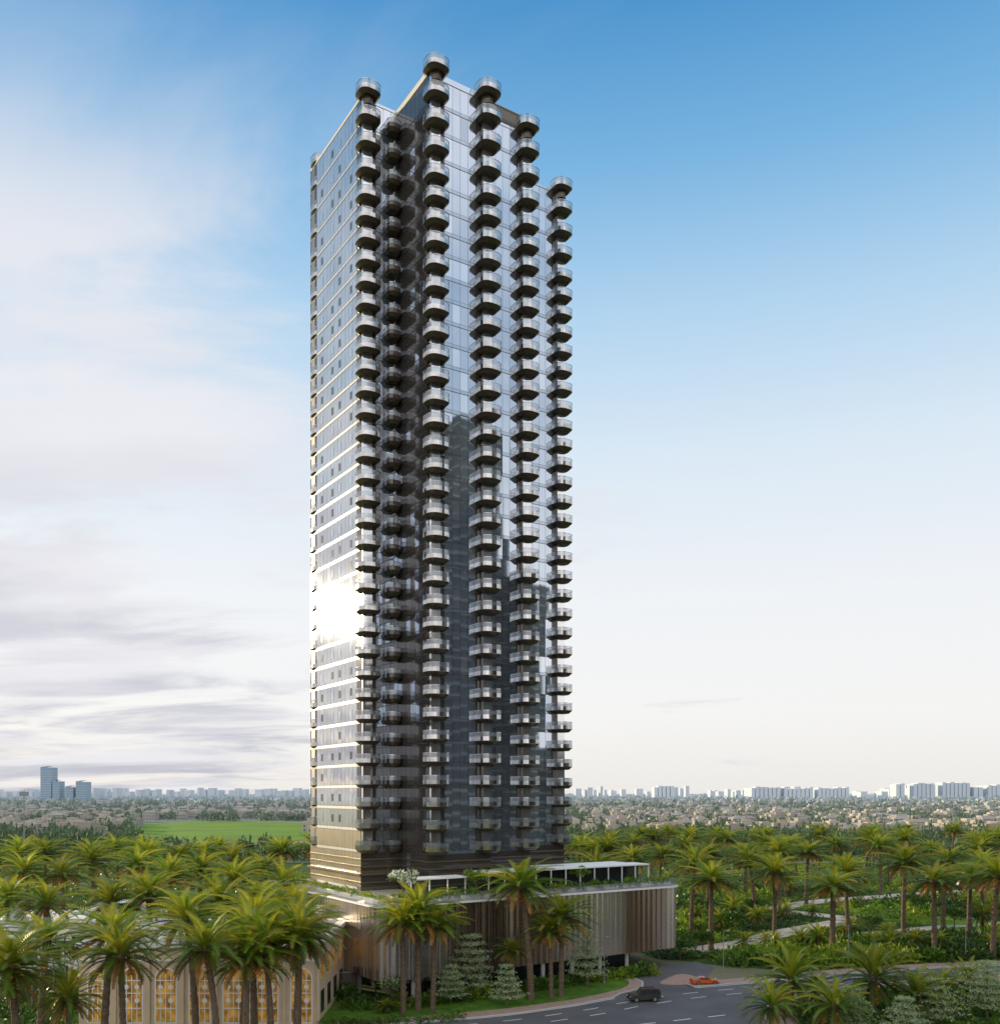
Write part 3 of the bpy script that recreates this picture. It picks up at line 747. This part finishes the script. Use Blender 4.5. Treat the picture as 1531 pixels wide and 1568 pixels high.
def skb(x0,x1,ytop,d,mi=0):
    h=CH+(HY-ytop)*d/F; a=(x0-CX)*d/F; b=(x1-CX)*d/F; sk.box(a,b,d,d+80,0,h,mi)
for i in range(200):
    x=random.uniform(-20,1560); wv=random.uniform(2,11)
    t=1212-random.random()**2*6
    if 1140<x<1310 or 1365<x or 1000<x<1065 or 890<x<960: t-=random.uniform(0,5)
    if x>1365: t-=random.uniform(0,5)
    skb(x,x+wv,t,random.uniform(5000,7000))
for x0,x1,t in ((1001,1032,1204),(1150,1195,1205),(1200,1245,1207),(1252,1300,1206),(1371,1385,1200),(1398,1430,1199),(1442,1485,1198),(1490,1505,1205),(1512,1531,1202)):
    n=max(1,int((x1-x0)/6))
    for k in range(n): skb(x0+(x1-x0)*k/n,x0+(x1-x0)*(k+.85)/n,t+random.uniform(-1,1.5),4800)
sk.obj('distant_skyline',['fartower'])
for x0,x1,t in ((62,80,1173),(79,91,1194),(116,132,1195),(100,112,1203)):
    d=3200; h=CH+(HY-t)*d/F; e=empty('distant_tower',(((x0+x1)/2-CX)*d/F,d,0))
    b=MB(); hw=(x1-x0)/2*d/F; b.box(-hw,hw,0,40,0,h-8,0)
    b.face([(-hw,0,h-8),(hw*.2,0,h-8),(hw*.2,0,h),(-hw,0,h-3)],0); b.face([(-hw,0,h-3),(hw*.2,0,h),(hw*.2,40,h),(-hw,40,h-3)],0); b.box(hw*.2+.1,hw,1,40,h-8,h-5,0)
    for k in range(int((h-12)/8)): b.box(-hw-.4,hw+.4,-.6,40,6+k*8,7.2+k*8,1)
    b.obj('shaft',['fartower2','fartower'],e)
X_,d=(37-CX)*430/F,430
e=empty('floodlight_mast',(X_,d,0)); b=MB(); b.cyl(0,0,0,32,.35,.2,8,0); b.box(-2,2,-.3,.3,29.5,31.5,0); b.obj('pole',['grey'],e)
X_,d=W(1497,1362); e=empty('shell_canopy',(X_,d,0)); b=MB()
R_=[]
for k in range(9):
    a=math.radians(10+k*20); R_.append([(6.5*math.cos(a)*(1-.25*j/4),j*1.2,7.5*math.sin(a)*(1-.06*j*j/4)) for j in range(5)])
b.rings(R_,0,close=False); b.obj('shell',['white'],e,smooth=True)
for px_,py_ in ((1108,1500),(1300,1486),(1480,1474),(925,1512)):
    X_,d=W(px_,py_-4); e=empty('street_lamp',(X_,d+.6,0)); b=MB()
    b.cyl(0,0,0,.5,.16,.14,10,0); b.cyl(0,0,.5,7.6,.08,.05,8,0); b.tube((0,0,7.5),(.3,-1.5,7.9),.045,.035,6,0); b.box(.12,.48,-2.1,-1.4,7.84,7.96,0); b.obj('pole',['grey'],e)

# ------------------------------------------------------------------ foreground-left pavilion building
pv=empty('arched_pavilion',(0,0,0)); b=MB()
x0,x1,y0,y1,hh=-56,-24.4,126,150,11
b.box(x0,x1,y0,y1,.0,hh-.6,0); b.box(x0-.4,x1+.4,y0-.4,y1+.4,hh-.6,hh,1)
b.box(x0+1,x1-1,y0+1,y1-1,hh,hh+.05,4)
def arch(mb,cx,w_,zb,zt,y,mi,n=8):
    r=w_/2; P=[(cx-r,y,zb),(cx+r,y,zb),(cx+r,y,zt-r)]+[(cx+r*math.cos(math.pi*i/n),y,zt-r+r*math.sin(math.pi*i/n)) for i in range(1,n)]+[(cx-r,y,zt-r)]
    mb.face(P,mi)
for k in range(7):
    cx=x0+2.6+k*4.5
    arch(b,cx,3.0,.3,7.8,y0-.03,1); arch(b,cx,2.6,.5,7.6,y0-.06,2)
    for zz in (2.3,4.3,6.0): b.box(cx-1.25,cx+1.25,y0-.16,y0-.07,zz,zz+.12,1)
    for dx in (-.7,0,.7): b.box(cx+dx-.05,cx+dx+.05,y0-.14,y0-.07,.5,6.9,1)
    for zz in (3.4,5.2):
        for dx in (-.7,.7):
            b.face([(cx+dx+.35*math.cos(a*math.pi/5),y0-.18,zz+.35*math.sin(a*math.pi/5)) for a in range(10)],1)
    b.box(cx+2.05,cx+2.45,y0-.25,y0-.02,0,hh-.62,0)
b.box(x0,x1,y0-.2,y0-.02,8.6,8.9,1)
for k in range(4):
    yy=y0+3+k*5; b.box(x1+.01,x1+.08,yy,yy+2.2,1,4,3); b.box(x1+.01,x1+.08,yy,yy+2.2,5.6,8.4,2)
b.obj('walls',['beige','white','gold','darkglass','terrace'],pv)
b=MB()
for cx,cy,r in ((-43.5,130,3.2),(-51,140,3.0)):
    b.cyl(cx,cy,hh+.1,hh+.9,r,r,32,0); b.cyl(cx,cy,hh+.9,hh+1.1,r*.86,r*.5,32,0)
b.box(-38,-27,133,147,hh+.06,hh+2.4,1); b.box(-38.3,-26.7,132.7,147.3,hh+2.4,hh+2.65,0)
b.obj('roof_elements',['white','beige'],pv)
def tent(x,y,s_,h):
    e=empty('tent_canopy',(x,y,0)); b=MB(); n=24
    R_=[]
    for t in range(8):
        q=t/7; rr_=s_*(1-q)+.05; zz=h*.62+ (h*.38)*(q**2.2)
        R_.append([(max(-s_,min(s_,rr_*1.25*math.cos(2*math.pi*i/n))) ,max(-s_,min(s_,rr_*1.25*math.sin(2*math.pi*i/n))),zz) for i in range(n)])
    b.rings(R_,0)
    for sx in (-1,1):
        for sy in (-1,1): b.cyl(sx*s_*.85,sy*s_*.85,0,h*.62,.12,.12,8,1)
    b.obj('fabric',['tent','grey'],e,smooth=True)
for x,y,s_,h in ((22,1381,6,15),(60,1400,5,12),(-15,1400,6,13)):
    d=F*(CH-h)/(y-HY); tent((x-CX)*d/F,d,s_,h)
wh=empty('white_villa',(-75,172,0)); b=MB(); b.box(-14,12,-6,8,0,8.2,0); b.box(-14.4,12.4,-6.4,8.4,8.2,8.7,0); b.box(2,11,-5,6,8.7,11,0)
for k in range(6): b.box(-12+k*4,-10+k*4,-6.06,-6.01,2,6,1)
b.obj('walls',['white','darkglass'],wh)
bw=empty('boundary_wall',(-24.5,146,0),.25); b=MB()
b.box(-7,2.5,0,.3,0,3.2,0); b.box(-3.2,-.8,-.08,-.01,.2,3.0,1); b.box(-7.1,2.6,-.1,.4,3.2,3.35,1); b.box(2.6,3.1,-.1,.4,0,3.4,1)
b.obj('panels',['hoard','grey'],bw)

# ------------------------------------------------------------------ cars
def car(name,x,y,rz,kind):
    e=empty(name,(x,y,.03),rz); b=MB()
    suv=kind=='suv'; Lc,Wc=(4.7,1.9) if suv else (4.5,1.92)
    if suv:
        body=[(-2.3,.45),(-2.33,.75),(-2.3,1.12),(-.9,1.14),(.95,1.14),(2.25,1.08),(2.33,.8),(2.3,.42)]
        cab=[(-2.22,1.12),(-2.12,1.88),(.45,1.90),(.98,1.13)]; wr=.40; wx=(-1.42,1.42)
    else:
        body=[(-2.2,.30),(-2.25,.62),(-2.15,.86),(-1.1,.88),(.7,.80),(1.9,.62),(2.22,.48),(2.25,.25)]
        cab=[(-1.75,.84),(-.75,1.20),(.0,1.22),(.98,.78)]; wr=.34; wx=(-1.35,1.38)
    def ext(P,w0,w1,mi):
        zs=[p[1] for p in P]; lo,hi=min(zs),max(zs)
        f=lambda z_: w0+(w1-w0)*(z_-lo)/(hi-lo)
        Lf_=[(p[0],-f(p[1])/2,p[1]) for p in P]; Rt=[(p[0],f(p[1])/2,p[1]) for p in P]
        b.face(Lf_,mi); b.face(Rt[::-1],mi)
        for i in range(len(P)):
            j=(i+1)%len(P); b.face([Lf_[j],Lf_[i],Rt[i],Rt[j]],mi)
    ext(body,Wc,Wc*.93,0)
    ext(cab,Wc*.9,Wc*.72 if not suv else Wc*.82,0)
    zl,zh=(1.18,1.80) if suv else (.86,1.15)
    for sg in (-1,1):
        def yy(z_):
            lo,hi=cab[0][1],cab[1][1]; return sg*((Wc*.9+((Wc*.72 if not suv else Wc*.82)-Wc*.9)*(z_-lo)/(hi-lo))/2+.012)
        if suv: segs=[(-2.05,-1.25,-1.98,-1.25),(-1.15,-.35,-1.15,-.35),(-.25,.80,-.25,.48)]
        else: segs=[(-1.35,-.45,-.85,-.45),(-.38,.75,-.38,.12)]
        for p,q,r_,t_ in segs: b.face([(p,yy(zl),zl),(q,yy(zl),zl),(t_,yy(zh),zh),(r_,yy(zh),zh)],1)
    def scr(xa,za,xb,zb_,w0,w1): 
        b.face([(xa,-w0,za),(xa,w0,za),(xb,w1,zb_),(xb,-w1,zb_)],1)
    if suv: scr(.95,1.22,.52,1.84,.78,.72); scr(-2.235,1.2,-2.16,1.8,.76,.72)
    else: scr(.92,.84,.08,1.215,.78,.64); scr(-1.66,.90,-.84,1.19,.74,.62)
    for wx_ in wx:
        for sg in (-1,1):
            n=18; y0_=sg*(Wc/2-.2); y1_=sg*(Wc/2+.015)
            A=[(wx_+wr*math.cos(2*math.pi*i/n),y0_,wr+wr*math.sin(2*math.pi*i/n)) for i in range(n)]
            B=[(p[0],y1_,p[2]) for p in A]; b.rings([A,B],2); b.face(B,2)
            b.face([(wx_+wr*.62*math.cos(2*math.pi*i/n),y1_+sg*.012,wr+wr*.62*math.sin(2*math.pi*i/n)) for i in range(n)],3)
            C=[(wx_+(wr+.09)*math.cos(math.pi*i/10),sg*(Wc/2+.03),wr+(wr+.09)*math.sin(math.pi*i/10)) for i in range(11)]
            D=[(wx_+(wr+.01)*math.cos(math.pi*i/10),sg*(Wc/2+.03),wr+(wr+.01)*math.sin(math.pi*i/10)) for i in range(11)]
            b.rings([C,D],2 if suv else 0,close=False)
    zl_=.85 if suv else .62
    for sg in (-1,1):
        b.box(2.2 if suv else 2.02,2.35 if suv else 2.2,sg*.72-.14,sg*.72+.14,zl_-.08,zl_+.08,4)
        b.box(-2.37 if suv else -2.27,-2.28 if suv else -2.18,sg*.75-.12,sg*.75+.12,zl_-.02,zl_+.14,5)
        b.box(.5,.7,sg*(Wc/2) if sg>0 else -Wc/2-.2,sg*(Wc/2)+.2 if sg>0 else -Wc/2,1.15 if suv else .85,1.32 if suv else .97,0)
    if suv:
        n=18; A=[(-2.34,.36*math.cos(2*math.pi*i/n),1.05+.36*math.sin(2*math.pi*i/n)) for i in range(n)]; B=[(-2.55,p[1],p[2]) for p in A]
        b.rings([A,B],2); b.face(B,0); b.box(-1.9,.3,-.7,-.66,1.92,1.98,2); b.box(-1.9,.3,.66,.7,1.92,1.98,2); b.box(2.3,2.42,-.85,.85,.45,.68,2); b.box(-2.42,-2.3,-.85,.85,.45,.68,2)
    b.obj('body',['carblack' if suv else 'carorange','carglass','tyre','rim','headl','lamp'],e)
X_,d=W(985,1533); car('off_road_car',X_,d,math.radians(190),'suv')
X_,d=W(1078,1507); car('sports_car',X_,d,math.radians(8),'sport')
